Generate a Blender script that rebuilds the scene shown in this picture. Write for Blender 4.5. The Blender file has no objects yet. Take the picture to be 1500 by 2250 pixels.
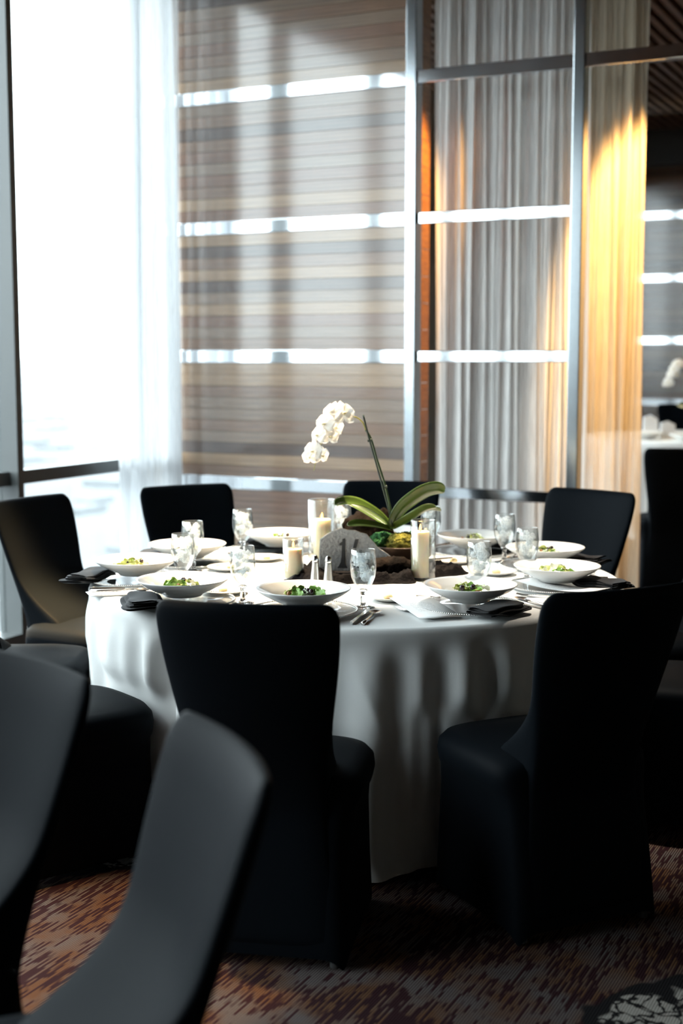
import bpy, bmesh, math, random
from mathutils import Vector, Matrix, noise
PI = math.pi
random.seed(7)
S = bpy.context.scene
COL = S.collection

# ------------------------------------------------------------------ camera
# room frame: x runs along the wooden partition (y = 0), the window wall is x = 0, the floor z = 0
TH = math.radians(26.2)
CAM = Vector((4.495, -6.723, 1.49))
cd = bpy.data.cameras.new('camera'); cam = bpy.data.objects.new('camera', cd); COL.objects.link(cam)
cd.sensor_fit = 'VERTICAL'; cd.sensor_height = 36.0; cd.lens = 36.0 * 2950 / 2250
cam.location = CAM
cam.rotation_euler = (math.radians(90) - math.atan(340 / 2950), 0, TH)
cd.dof.use_dof = True; cd.dof.focus_distance = 4.0; cd.dof.aperture_fstop = 2.0
cd.clip_end = 90000
S.camera = cam

# ------------------------------------------------------------------ world, exposure
W = bpy.data.worlds.new('overcast_sky'); S.world = W; W.use_nodes = True
wn = W.node_tree.nodes; wb = wn['Background']
wb.inputs[0].default_value = (0.85, 0.945, 1.0, 1); wb.inputs[1].default_value = 6.5
S.view_settings.view_transform = 'Standard'; S.view_settings.look = 'None'
S.view_settings.exposure = 0.62; S.view_settings.gamma = 1.0
S.view_settings.use_curve_mapping = False
S.cycles.use_denoising = True
S.cycles.caustics_refractive = False; S.cycles.caustics_reflective = False
S.cycles.max_bounces = 12; S.cycles.transparent_max_bounces = 24
S.cycles.diffuse_bounces = 4; S.cycles.glossy_bounces = 5; S.cycles.transmission_bounces = 12
S.cycles.sample_clamp_indirect = 6.0

def portal(y0, y1):
    l = bpy.data.lights.new('window_portal', 'AREA'); l.shape = 'RECTANGLE'
    l.size = abs(y1 - y0); l.size_y = 3.7
    l.cycles.is_portal = True
    o = bpy.data.objects.new('window_portal', l); COL.objects.link(o)
    o.location = (-0.06, (y0 + y1) / 2, 1.88)
    o.rotation_euler = (PI / 2, 0, -PI / 2)   # -Z of the lamp looks along +x, into the room
    return o
portal(-8.6, 0.0)
portal(0.3, 4.1)

WARM = (1.0, 0.62, 0.28)
def spot(name, loc, target, energy, angle, blend=0.5, col=WARM, size=0.05):
    l = bpy.data.lights.new(name, 'SPOT'); l.energy = energy; l.color = col
    l.spot_size = math.radians(angle); l.spot_blend = blend; l.shadow_soft_size = size
    o = bpy.data.objects.new(name, l); COL.objects.link(o); o.location = loc
    d = Vector(target) - Vector(loc)
    o.rotation_euler = d.to_track_quat('-Z', 'Y').to_euler()
    return o

def cw(xc, yc, z=0.0):
    """camera-aligned ground coordinates (right, forward of the camera) -> room coordinates"""
    return Vector((CAM.x + xc * math.cos(TH) - yc * math.sin(TH), CAM.y + xc * math.sin(TH) + yc * math.cos(TH), z))
TCX, TCY = 0.05, 4.62
def tw(x, y, z=0.0):
    """offset from the round table's centre (camera-aligned axes) -> room coordinates"""
    return cw(TCX + x, TCY + y, z)
TC = tw(0, 0)

# recessed ceiling downlights (the light of the room's own lamps, bar the added table side fill)
spot('table_downlight', tw(-0.35, 0.75, 3.6), tw(-0.28, 0.16, 0.76), 1500, 30, 0.6, (1.0, 0.78, 0.52))
spot('table_side_fill', tw(0.85, 0.35, 3.6), tw(0.62, -0.05, 0.73), 380, 32, 0.9, (1.0, 0.9, 0.76))  # added fill light, no real lamp: brightens the right side of the table
spot('chair_downlight', tw(-1.3, 0.55, 3.6), tw(-1.12, 0.40, 0.3), 4500, 14, 0.8)
spot('floor_downlight', cw(-0.95, 3.15, 3.6), cw(-0.60, 3.20, 0.0), 420, 18, 0.4)
spot('curtain_downlight', (2.72, 1.10, 3.62), (2.70, 0.36, 1.85), 1800, 27, 0.5, (1.0, 0.58, 0.20))
spot('partition_downlight', (2.15, 0.09, 3.62), (1.60, 0.11, 2.25), 500, 24, 0.5, (1.0, 0.50, 0.12))
spot('far_downlight', cw(2.9, 10.3, 3.6), cw(2.7, 10.4, 0.9), 110, 40, 0.6, (1.0, 0.8, 0.55))

# ------------------------------------------------------------------ node materials
def new_mat(name):
    m = bpy.data.materials.new(name); m.use_nodes = True
    return m, m.node_tree.nodes, m.node_tree.links, m.node_tree.nodes['Principled BSDF']
def pbr(name, col, rough=0.5, metal=0.0, spec=0.5, coat=0.0, sheen=0.0, bump=0.0, bscale=200.0, var=0.0, vscale=6.0, trans=0.0, ior=1.5, sss=0.0):
    m, n, l, b = new_mat(name)
    b.inputs['Base Color'].default_value = (*col, 1); b.inputs['Roughness'].default_value = rough
    b.inputs['Metallic'].default_value = metal; b.inputs['Specular IOR Level'].default_value = spec
    b.inputs['Coat Weight'].default_value = coat; b.inputs['Sheen Weight'].default_value = sheen
    b.inputs['Transmission Weight'].default_value = trans; b.inputs['IOR'].default_value = ior
    if sss:
        b.inputs['Subsurface Weight'].default_value = sss; b.inputs['Subsurface Radius'].default_value = (1, .6, .3)
        b.inputs['Subsurface Scale'].default_value = 0.02
    tc = n.new('ShaderNodeTexCoord')
    if bump:
        t = n.new('ShaderNodeTexNoise'); t.inputs['Scale'].default_value = bscale; t.inputs['Detail'].default_value = 3
        bp = n.new('ShaderNodeBump'); bp.inputs['Strength'].default_value = bump; bp.inputs['Distance'].default_value = 0.01
        l.new(tc.outputs['Object'], t.inputs['Vector']); l.new(t.outputs['Fac'], bp.inputs['Height']); l.new(bp.outputs['Normal'], b.inputs['Normal'])
    if var:
        t = n.new('ShaderNodeTexNoise'); t.inputs['Scale'].default_value = vscale; t.inputs['Detail'].default_value = 4
        r = n.new('ShaderNodeValToRGB')
        r.color_ramp.elements[0].position = 0.3; r.color_ramp.elements[1].position = 0.7
        r.color_ramp.elements[0].color = (*[c * (1 - var) for c in col], 1); r.color_ramp.elements[1].color = (*[min(1, c * (1 + var)) for c in col], 1)
        l.new(tc.outputs['Object'], t.inputs['Vector']); l.new(t.outputs['Fac'], r.inputs['Fac']); l.new(r.outputs['Color'], b.inputs['Base Color'])
    return m

def wood_mat(name, c0, c1, coat=1.0):
    """lacquered board, grain along x"""
    m, n, l, b = new_mat(name)
    tc = n.new('ShaderNodeTexCoord'); mp = n.new('ShaderNodeMapping'); mp.inputs['Scale'].default_value = (1.6, 8, 34)
    t = n.new('ShaderNodeTexNoise'); t.inputs['Scale'].default_value = 1.6; t.inputs['Detail'].default_value = 6; t.inputs['Distortion'].default_value = 0.6
    r = n.new('ShaderNodeValToRGB'); r.color_ramp.elements[0].position = 0.32; r.color_ramp.elements[1].position = 0.68
    r.color_ramp.elements[0].color = (*c0, 1); r.color_ramp.elements[1].color = (*c1, 1)
    l.new(tc.outputs['Object'], mp.inputs['Vector']); l.new(mp.outputs['Vector'], t.inputs['Vector'])
    l.new(t.outputs['Fac'], r.inputs['Fac']); l.new(r.outputs['Color'], b.inputs['Base Color'])
    b.inputs['Roughness'].default_value = 0.45
    b.inputs['Coat Weight'].default_value = coat; b.inputs['Coat Roughness'].default_value = 0.12; b.inputs['Coat IOR'].default_value = 1.75
    bp = n.new('ShaderNodeBump'); bp.inputs['Strength'].default_value = 0.12; bp.inputs['Distance'].default_value = 0.004
    l.new(t.outputs['Fac'], bp.inputs['Height']); l.new(bp.outputs['Normal'], b.inputs['Normal'])
    return m

def sheer_mat(name, col, alpha, trans=0.5):
    m, n, l, b = new_mat(name); n.remove(b); out = n['Material Output']
    tp = n.new('ShaderNodeBsdfTransparent'); df = n.new('ShaderNodeBsdfDiffuse'); tl = n.new('ShaderNodeBsdfTranslucent')
    mx = n.new('ShaderNodeMixShader'); mx.inputs[0].default_value = trans
    m2 = n.new('ShaderNodeMixShader')
    tc = n.new('ShaderNodeTexCoord'); mp = n.new('ShaderNodeMapping'); mp.inputs['Scale'].default_value = (160, 160, 7)
    t = n.new('ShaderNodeTexNoise'); t.inputs['Scale'].default_value = 1.0; t.inputs['Detail'].default_value = 2
    mr = n.new('ShaderNodeMapRange'); mr.inputs['From Min'].default_value = 0.3; mr.inputs['From Max'].default_value = 0.7
    mr.inputs['To Min'].default_value = alpha - 0.14; mr.inputs['To Max'].default_value = min(1, alpha + 0.14)
    for s in (df, tl): s.inputs['Color'].default_value = (*col, 1)
    l.new(tc.outputs['Object'], mp.inputs['Vector']); l.new(mp.outputs['Vector'], t.inputs['Vector']); l.new(t.outputs['Fac'], mr.inputs['Value'])
    l.new(df.outputs[0], mx.inputs[1]); l.new(tl.outputs[0], mx.inputs[2])
    l.new(mr.outputs[0], m2.inputs[0]); l.new(tp.outputs[0], m2.inputs[1]); l.new(mx.outputs[0], m2.inputs[2]); l.new(m2.outputs[0], out.inputs['Surface'])
    return m

def thin_glass(name, tint, base=0.03, edge=0.5):
    """thin clear sheet: mostly see-through, mirror-like at grazing angles"""
    m, n, l, b = new_mat(name); n.remove(b); out = n['Material Output']
    tp = n.new('ShaderNodeBsdfTransparent'); tp.inputs[0].default_value = (*tint, 1)
    gl = n.new('ShaderNodeBsdfGlossy'); gl.inputs['Roughness'].default_value = 0.02
    lw = n.new('ShaderNodeLayerWeight'); lw.inputs['Blend'].default_value = 0.25
    mr = n.new('ShaderNodeMapRange'); mr.inputs['To Min'].default_value = base; mr.inputs['To Max'].default_value = edge
    mx = n.new('ShaderNodeMixShader')
    l.new(lw.outputs['Facing'], mr.inputs['Value']); l.new(mr.outputs[0], mx.inputs[0])
    l.new(tp.outputs[0], mx.inputs[1]); l.new(gl.outputs[0], mx.inputs[2]); l.new(mx.outputs[0], out.inputs['Surface'])
    return m

def carpet_mat():
    m, n, l, b = new_mat('carpet')
    def math_(op, a, bb=None, v=None):
        k = n.new('ShaderNodeMath'); k.operation = op
        if a is not None: l.new(a, k.inputs[0])
        if bb is not None: l.new(bb, k.inputs[1])
        if v is not None: k.inputs[1].default_value = v
        return k.outputs[0]
    tc = n.new('ShaderNodeTexCoord'); sp = n.new('ShaderNodeSeparateXYZ'); l.new(tc.outputs['Object'], sp.inputs[0])
    row = math_('MULTIPLY', sp.outputs[0], v=150.0)
    rid = math_('FLOOR', row)
    fr = math_('FRACT', row)
    wn_ = n.new('ShaderNodeTexWhiteNoise'); wn_.noise_dimensions = '1D'; l.new(rid, wn_.inputs['W'])
    off = math_('MULTIPLY', wn_.outputs['Value'], v=57.0)
    yy = math_('ADD', sp.outputs[1], off)
    cb = n.new('ShaderNodeCombineXYZ'); l.new(yy, cb.inputs[1]); l.new(rid, cb.inputs[0])
    t = n.new('ShaderNodeTexNoise'); t.inputs['Scale'].default_value = 1.0; t.inputs['Detail'].default_value = 1.0
    mp = n.new('ShaderNodeMapping'); mp.inputs['Scale'].default_value = (0.37, 10, 1); l.new(cb.outputs[0], mp.inputs['Vector']); l.new(mp.outputs[0], t.inputs['Vector'])
    # broad patches of more or fewer streaks
    pt = n.new('ShaderNodeTexNoise'); pt.inputs['Scale'].default_value = 3.5; pt.inputs['Detail'].default_value = 2; l.new(tc.outputs['Object'], pt.inputs['Vector'])
    sm = math_('ADD', t.outputs['Fac'], math_('MULTIPLY', math_('SUBTRACT', pt.outputs['Fac'], v=0.5), v=0.5))
    dash = n.new('ShaderNodeMapRange'); dash.inputs['From Min'].default_value = 0.44; dash.inputs['From Max'].default_value = 0.50; l.new(sm, dash.inputs['Value'])
    rib = n.new('ShaderNodeMapRange'); rib.inputs['From Min'].default_value = 0.42; rib.inputs['From Max'].default_value = 0.20
    l.new(math_('ABSOLUTE', math_('SUBTRACT', fr, v=0.5)), rib.inputs['Value'])
    fac = math_('MULTIPLY', dash.outputs[0], rib.outputs[0])
    # thread colours
    cr = n.new('ShaderNodeValToRGB'); cr.color_ramp.elements[0].color = (0.125, 0.064, 0.030, 1); cr.color_ramp.elements[1].color = (0.12, 0.108, 0.102, 1)
    cr.color_ramp.elements[0].position = 0.40; cr.color_ramp.elements[1].position = 0.62
    t2 = n.new('ShaderNodeTexNoise'); t2.inputs['Scale'].default_value = 7; t2.inputs['Detail'].default_value = 3; l.new(tc.outputs['Object'], t2.inputs['Vector']); l.new(t2.outputs['Fac'], cr.inputs['Fac'])
    dk = n.new('ShaderNodeMix'); dk.data_type = 'RGBA'; dk.inputs['A'].default_value = (0.017, 0.007, 0.009, 1); dk.inputs['B'].default_value = (0.034, 0.011, 0.013, 1); l.new(pt.outputs['Fac'], dk.inputs['Factor'])
    mx = n.new('ShaderNodeMix'); mx.data_type = 'RGBA'
    l.new(fac, mx.inputs['Factor']); l.new(dk.outputs['Result'], mx.inputs['A']); l.new(cr.outputs['Color'], mx.inputs['B'])
    # big woven flower motifs: black ground with pale veined petals
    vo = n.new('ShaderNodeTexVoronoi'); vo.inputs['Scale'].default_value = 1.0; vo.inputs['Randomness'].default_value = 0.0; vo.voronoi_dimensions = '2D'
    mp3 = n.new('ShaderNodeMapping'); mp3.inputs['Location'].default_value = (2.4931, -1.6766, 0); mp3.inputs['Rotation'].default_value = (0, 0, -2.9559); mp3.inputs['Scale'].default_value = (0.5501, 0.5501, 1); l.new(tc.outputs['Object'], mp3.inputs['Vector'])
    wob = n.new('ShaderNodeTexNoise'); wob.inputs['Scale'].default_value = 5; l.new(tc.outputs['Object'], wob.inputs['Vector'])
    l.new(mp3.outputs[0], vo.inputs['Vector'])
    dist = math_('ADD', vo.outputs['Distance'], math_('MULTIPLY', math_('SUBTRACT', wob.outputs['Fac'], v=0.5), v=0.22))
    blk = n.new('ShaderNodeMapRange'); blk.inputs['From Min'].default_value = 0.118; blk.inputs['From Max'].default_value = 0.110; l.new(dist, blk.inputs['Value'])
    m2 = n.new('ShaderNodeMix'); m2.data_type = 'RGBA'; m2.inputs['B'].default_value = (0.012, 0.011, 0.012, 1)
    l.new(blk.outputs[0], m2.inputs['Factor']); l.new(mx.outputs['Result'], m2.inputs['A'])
    v2 = n.new('ShaderNodeTexVoronoi'); v2.feature = 'DISTANCE_TO_EDGE'; v2.inputs['Scale'].default_value = 14; wv = n.new('ShaderNodeTexNoise'); wv.inputs['Scale'].default_value = 9; wv.inputs['Detail'].default_value = 3; l.new(tc.outputs['Object'], wv.inputs['Vector'])
    va = n.new('ShaderNodeVectorMath'); va.operation = 'MULTIPLY_ADD'; va.inputs[1].default_value = (0.22, 0.22, 0.22); l.new(wv.outputs['Color'], va.inputs[0]); l.new(tc.outputs['Object'], va.inputs[2])
    l.new(va.outputs[0], v2.inputs['Vector'])
    ve = n.new('ShaderNodeMapRange'); ve.inputs['From Min'].default_value = 0.05; ve.inputs['From Max'].default_value = 0.09; l.new(v2.outputs['Distance'], ve.inputs['Value'])
    core = n.new('ShaderNodeMapRange'); core.inputs['From Min'].default_value = 0.086; core.inputs['From Max'].default_value = 0.080; l.new(dist, core.inputs['Value'])
    m3 = n.new('ShaderNodeMix'); m3.data_type = 'RGBA'; m3.inputs['B'].default_value = (0.33, 0.31, 0.28, 1)
    l.new(math_('MULTIPLY', core.outputs[0], ve.outputs[0]), m3.inputs['Factor']); l.new(m2.outputs['Result'], m3.inputs['A'])
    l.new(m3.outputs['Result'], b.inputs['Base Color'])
    b.inputs['Roughness'].default_value = 0.95; b.inputs['Specular IOR Level'].default_value = 0.1
    bp = n.new('ShaderNodeBump'); bp.inputs['Strength'].default_value = 0.5; bp.inputs['Distance'].default_value = 0.004
    l.new(rib.outputs[0], bp.inputs['Height']); l.new(bp.outputs['Normal'], b.inputs['Normal'])
    return m

def paper_mat(name):
    """white card with faint printed lines of text"""
    m, n, l, b = new_mat(name)
    tc = n.new('ShaderNodeTexCoord'); sp = n.new('ShaderNodeSeparateXYZ'); l.new(tc.outputs['Object'], sp.inputs[0])
    def math_(op, a, v, c=None):
        k = n.new('ShaderNodeMath'); k.operation = op; l.new(a, k.inputs[0])
        if c is not None: l.new(c, k.inputs[1])
        else: k.inputs[1].default_value = v
        return k.outputs[0]
    line = math_('LESS_THAN', math_('FRACT', math_('MULTIPLY', sp.outputs[1], 85.0), 0), 0.3)
    t = n.new('ShaderNodeTexNoise'); t.inputs['Scale'].default_value = 260; l.new(tc.outputs['Object'], t.inputs['Vector'])
    letters = math_('GREATER_THAN', t.outputs['Fac'], 0.47)
    inside = math_('LESS_THAN', math_('ABSOLUTE', sp.outputs[0], 0), 0.036)
    iny = math_('LESS_THAN', math_('ABSOLUTE', sp.outputs[1], 0), 0.062)
    f = math_('MULTIPLY', math_('MULTIPLY', line, 0, letters), 0, math_('MULTIPLY', inside, 0, iny))
    mx = n.new('ShaderNodeMix'); mx.data_type = 'RGBA'; mx.inputs['A'].default_value = (0.86, 0.86, 0.86, 1); mx.inputs['B'].default_value = (0.5, 0.5, 0.5, 1)
    l.new(f, mx.inputs['Factor']); l.new(mx.outputs['Result'], b.inputs['Base Color']); b.inputs['Roughness'].default_value = 0.7
    return m

M = {}
M['chrome'] = pbr('polished_chrome', (0.80, 0.83, 0.86), 0.07, 1.0)
M['silver'] = pbr('silver', (0.82, 0.80, 0.77), 0.16, 1.0)
M['post'] = pbr('satin_steel_post', (0.46, 0.50, 0.53), 0.16, 1.0)
M['brushed'] = pbr('brushed_steel', (0.74, 0.73, 0.71), 0.30, 1.0)
M['mullion'] = pbr('painted_aluminium', (0.11, 0.12, 0.12), 0.35, 0.0, bump=0.02)
M['glass_pane'] = thin_glass('window_glass', (0.97, 0.99, 0.985), 0.02, 0.35)
M['spandex'] = pbr('black_stretch_fabric', (0.0028, 0.0044, 0.0064), 0.6, 0, 0.034, sheen=0.008, bump=0.05, bscale=700)
M['napkin'] = pbr('black_napkin_cloth', (0.012, 0.012, 0.014), 0.8, 0, 0.2, sheen=0.1, bump=0.1, bscale=500)
M['runner'] = pbr('dark_crinkled_cloth', (0.005, 0.0042, 0.0045), 0.85, 0, 0.05, sheen=0.0, bump=0.5, bscale=90, var=0.5, vscale=30)
M['linen'] = pbr('white_linen', (0.80, 0.81, 0.80), 0.85, 0, 0.2, bump=0.06, bscale=420)
M['china'] = pbr('white_china', (0.84, 0.83, 0.80), 0.14, 0, 0.5, coat=0.3)
M['clear'] = pbr('clear_glass', (1, 1, 1), 0.0, 0, 0.5, trans=1.0, ior=1.45)
M['thin_clear'] = thin_glass('thin_clear_glass', (0.96, 0.97, 0.97), 0.04, 0.85)
M['water'] = thin_glass('water', (0.97, 0.98, 0.98), 0.03, 0.30)
M['ice'] = sheer_mat('crushed_ice', (0.95, 0.97, 0.98), 0.42, 0.5)
M['wax'] = pbr('ivory_wax', (0.93, 0.83, 0.58), 0.5, 0, 0.3, sss=0.35)
M['wick'] = pbr('charred_wick', (0.03, 0.025, 0.02), 0.9)
m_, n_, l_, b_ = new_mat('candle_flame'); b_.inputs['Emission Color'].default_value = (1, 0.50, 0.12, 1); b_.inputs['Emission Strength'].default_value = 4.0; b_.inputs['Base Color'].default_value = (1, .6, .2, 1); M['flame'] = m_
M['stone'] = pbr('grey_limestone', (0.36, 0.375, 0.38), 0.8, 0, 0.3, bump=0.5, bscale=120, var=0.22, vscale=95)
M['stone_edge'] = pbr('broken_limestone', (0.42, 0.36, 0.30), 0.9, 0, 0.3, bump=0.9, bscale=90, var=0.3, vscale=60)
M['digit'] = pbr('charcoal_paint', (0.035, 0.038, 0.04), 0.7)
M['planter'] = pbr('dark_brown_ceramic', (0.055, 0.032, 0.020), 0.35, 0, 0.4, var=0.25, vscale=20)
M['moss'] = pbr('sheet_moss', (0.115, 0.105, 0.018), 0.95, 0, 0.1, bump=1.0, bscale=120, var=0.65, vscale=60)
M['moss_dark'] = pbr('deep_green_moss', (0.020, 0.070, 0.022), 0.95, 0, 0.1, bump=1.0, bscale=120, var=0.6, vscale=60)
M['leaf'] = pbr('orchid_leaf', (0.060, 0.100, 0.018), 0.28, 0, 0.5, var=0.25, vscale=9)
M['stem'] = pbr('orchid_stem', (0.030, 0.062, 0.022), 0.45)
M['spike'] = pbr('flower_spike', (0.28, 0.26, 0.05), 0.5)
M['stake'] = pbr('dark_green_stake', (0.012, 0.028, 0.020), 0.5)
M['petal'] = sheer_mat('white_petal', (0.90, 0.87, 0.82), 1.0, 0.35)
M['lip'] = pbr('orchid_lip', (0.85, 0.80, 0.55), 0.5)
M['bark'] = pbr('dark_driftwood', (0.008, 0.0052, 0.0035), 0.9, 0, 0.05, bump=1.0, bscale=40, var=0.7, vscale=22)
M['lettuce'] = pbr('pale_lettuce', (0.55, 0.60, 0.20), 0.5, 0, 0.4, var=0.35, vscale=40)
M['herb'] = pbr('green_leaf', (0.22, 0.40, 0.07), 0.45, 0, 0.4, var=0.3, vscale=50)
M['pale'] = pbr('pale_lettuce_rib', (0.75, 0.80, 0.62), 0.5, var=0.2, vscale=40)
M['olive'] = pbr('dark_olive', (0.025, 0.013, 0.012), 0.25)
M['nut'] = pbr('candied_nut', (0.33, 0.14, 0.04), 0.4, var=0.3, vscale=60)
M['butter'] = pbr('butter', (0.86, 0.72, 0.40), 0.5, sss=0.2)
M['paper'] = paper_mat('printed_menu_card')
M['plain_paper'] = pbr('white_card', (0.86, 0.86, 0.86), 0.7)
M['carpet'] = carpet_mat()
M['ceil_back'] = pbr('ceiling_void', (0.012, 0.010, 0.009), 0.9)
M['slat'] = wood_mat('ceiling_slat_wood', (0.085, 0.038, 0.018), (0.16, 0.075, 0.036), 0.1)
M['taupe_wall'] = pbr('taupe_wall', (0.26, 0.23, 0.19), 0.6, var=0.2, vscale=2)
M['soffit'] = pbr('black_soffit', (0.006, 0.006, 0.006), 0.6)
M['curtain_day'] = sheer_mat('white_sheer', (0.80, 0.82, 0.84), 0.84, 0.5)
M['curtain_room'] = sheer_mat('silver_sheer', (0.86, 0.84, 0.82), 0.88, 0.5)
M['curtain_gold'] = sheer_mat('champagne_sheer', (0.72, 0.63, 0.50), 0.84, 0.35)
M['edge_wood'] = wood_mat('partition_end_wood', (0.20, 0.085, 0.022), (0.36, 0.17, 0.05), 0.1)
M['city'] = pbr('distant_city', (0.056, 0.061, 0.065), 0.9, var=0.16, vscale=0.004)
M['city_block'] = pbr('distant_buildings', (0.066, 0.074, 0.080), 0.9)
M['foot'] = pbr('chair_foot_cap', (0.35, 0.36, 0.37), 0.3, 0.8)
M['table_wood'] = pbr('table_board', (0.30, 0.22, 0.14), 0.6)
WOODS = [wood_mat('walnut_dark', (0.075, 0.042, 0.028), (0.125, 0.070, 0.046)),
         wood_mat('walnut_mid', (0.175, 0.092, 0.050), (0.29, 0.160, 0.090)),
         wood_mat('walnut_tan', (0.30, 0.178, 0.094), (0.46, 0.292, 0.160)),
         wood_mat('walnut_red', (0.165, 0.075, 0.040), (0.26, 0.130, 0.072)),
         wood_mat('walnut_grey', (0.20, 0.126, 0.080), (0.32, 0.212, 0.138))]

# ------------------------------------------------------------------ mesh helpers
class MB:
    def __init__(s): s.v = []; s.f = []
    def add(s, vs, fs):
        o = len(s.v); s.v += [tuple(p) for p in vs]; s.f += [tuple(i + o for i in f) for f in fs]; return s
    def box(s, x0, x1, y0, y1, z0, z1):
        vs = [(x, y, z) for z in (z0, z1) for y in (y0, y1) for x in (x0, x1)]
        return s.add(vs, [(0, 2, 3, 1), (4, 5, 7, 6), (0, 1, 5, 4), (2, 6, 7, 3), (0, 4, 6, 2), (1, 3, 7, 5)])
    def lathe(s, prof, n=32, c=(0, 0, 0)):
        vs = []; fs = []; k = len(prof)
        for i in range(n):
            a = 2 * PI * i / n
            for r, z in prof: vs.append((c[0] + r * math.cos(a), c[1] + r * math.sin(a), c[2] + z))
        for i in range(n):
            j = (i + 1) % n
            for q in range(k - 1): fs.append((i * k + q, j * k + q, j * k + q + 1, i * k + q + 1))
        return s.add(vs, fs)
    def tube(s, path, radii, n=8, cap=True):
        path = [Vector(p) for p in path]; vs = []; fs = []
        if not hasattr(radii, '__len__'): radii = [radii] * len(path)
        up = Vector((0, 0, 1))
        for i, p in enumerate(path):
            d = (path[min(i + 1, len(path) - 1)] - path[max(i - 1, 0)]).normalized()
            a = d.cross(up)
            if a.length < 1e-3: a = d.cross(Vector((1, 0, 0)))
            a.normalize(); b = a.cross(d).normalized()
            for k in range(n):
                t = 2 * PI * k / n; vs.append(p + (a * math.cos(t) + b * math.sin(t)) * radii[i])
        for i in range(len(path) - 1):
            for k in range(n):
                fs.append((i * n + k, i * n + (k + 1) % n, (i + 1) * n + (k + 1) % n, (i + 1) * n + k))
        if cap: fs.append(tuple(range(n))[::-1]); fs.append(tuple(range((len(path) - 1) * n, len(path) * n)))
        return s.add(vs, fs)
    def grid(s, fn, nu, nv, wrap=False):
        vs = [fn(i / (nu if wrap else nu - 1), j / (nv - 1)) for i in range(nu) for j in range(nv)]
        fs = []
        for i in range(nu if wrap else nu - 1):
            i2 = (i + 1) % nu
            for j in range(nv - 1): fs.append((i * nv + j, i2 * nv + j, i2 * nv + j + 1, i * nv + j + 1))
        return s.add(vs, fs)
    def prism(s, pts, y0, y1):
        n = len(pts); vs = [(x, y0, z) for x, z in pts] + [(x, y1, z) for x, z in pts]
        fs = [tuple(range(n)), tuple(range(n, 2 * n))[::-1]] + [(i, i + n, (i + 1) % n + n, (i + 1) % n) for i in range(n)]
        return s.add(vs, fs)
    def mesh(s, name, mat, smooth=False):
        me = bpy.data.meshes.new(name); me.from_pydata(s.v, [], s.f)
        bm = bmesh.new(); bm.from_mesh(me); bmesh.ops.recalc_face_normals(bm, faces=bm.faces); bm.to_mesh(me); bm.free()
        me.materials.append(mat)
        if smooth: me.polygons.foreach_set('use_smooth', [True] * len(me.polygons))
        me.update(); return me

def link(name, me, parent=None, loc=(0, 0, 0), rot=(0, 0, 0), mods=()):
    o = bpy.data.objects.new(name, me); COL.objects.link(o); o.location = loc; o.rotation_euler = rot
    if parent: o.parent = parent
    for kind, kw in mods:
        md = o.modifiers.new(kind.lower(), kind)
        for k, v in kw.items(): setattr(md, k, v)
    return o
def obj(name, mb, mat, parent=None, smooth=False, loc=(0, 0, 0), rot=(0, 0, 0), mods=()):
    return link(name, mb.mesh(name, mat, smooth), parent, loc, rot, mods)
def tag(o, label, cat, group=None):
    o['label'] = label; o['category'] = cat
    if group: o['group'] = group
    return o
def empty(name, loc, rz=0.0, rx=0.0):
    o = bpy.data.objects.new(name, None); COL.objects.link(o); o.location = loc; o.rotation_euler = (rx, 0, rz); o.empty_display_size = 0.05
    return o
def struct(o, label=None):
    o['kind'] = 'structure'
    if label: o['label'] = label
    return o
def copy_tree(src, parent=None):
    c = src.copy(); COL.objects.link(c); c.parent = parent
    for ch in src.children: copy_tree(ch, c)
    return c
SUB = lambda k: [('SUBSURF', {'levels': k, 'render_levels': k})]
BEV = lambda w, k=2: [('BEVEL', {'width': w, 'segments': k, 'limit_method': 'ANGLE'})]

# ------------------------------------------------------------------ room shell
CEIL = 3.72
YB, YF, XR = -10.5, 7.83, 9.0
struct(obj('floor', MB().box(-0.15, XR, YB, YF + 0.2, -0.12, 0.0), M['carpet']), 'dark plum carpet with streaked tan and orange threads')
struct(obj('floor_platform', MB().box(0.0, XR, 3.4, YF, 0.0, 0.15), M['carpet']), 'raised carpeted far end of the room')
ceil = struct(obj('ceiling', MB().box(-0.15, XR, YB, YF + 0.2, CEIL + 0.06, CEIL + 0.14), M['ceil_back']), 'dark ceiling hung with narrow wooden slats')
sl = MB().box(-0.022, 0.022, YB, YF, CEIL, CEIL + 0.06).mesh('slat', M['slat'])
for k in range(98): link('slat', sl, ceil, (0.08 + k * 0.091, 0, 0))
struct(obj('wall_right', MB().box(XR, XR + 0.12, YB, YF + 0.2, 0, CEIL + 0.1), M['taupe_wall']))
struct(obj('wall_rear', MB().box(-0.15, XR, YB - 0.12, YB, 0, CEIL + 0.1), M['taupe_wall']))
struct(obj('trim_1', MB().box(0.0, XR, 5.55, 5.63, CEIL - 0.07, CEIL), M['chrome']), 'metal track across the slatted ceiling')
struct(obj('trim_2', MB().box(0.0, XR, 6.85, 7.15, 3.39, CEIL), M['soffit']), 'black soffit below the slatted ceiling')

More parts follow.
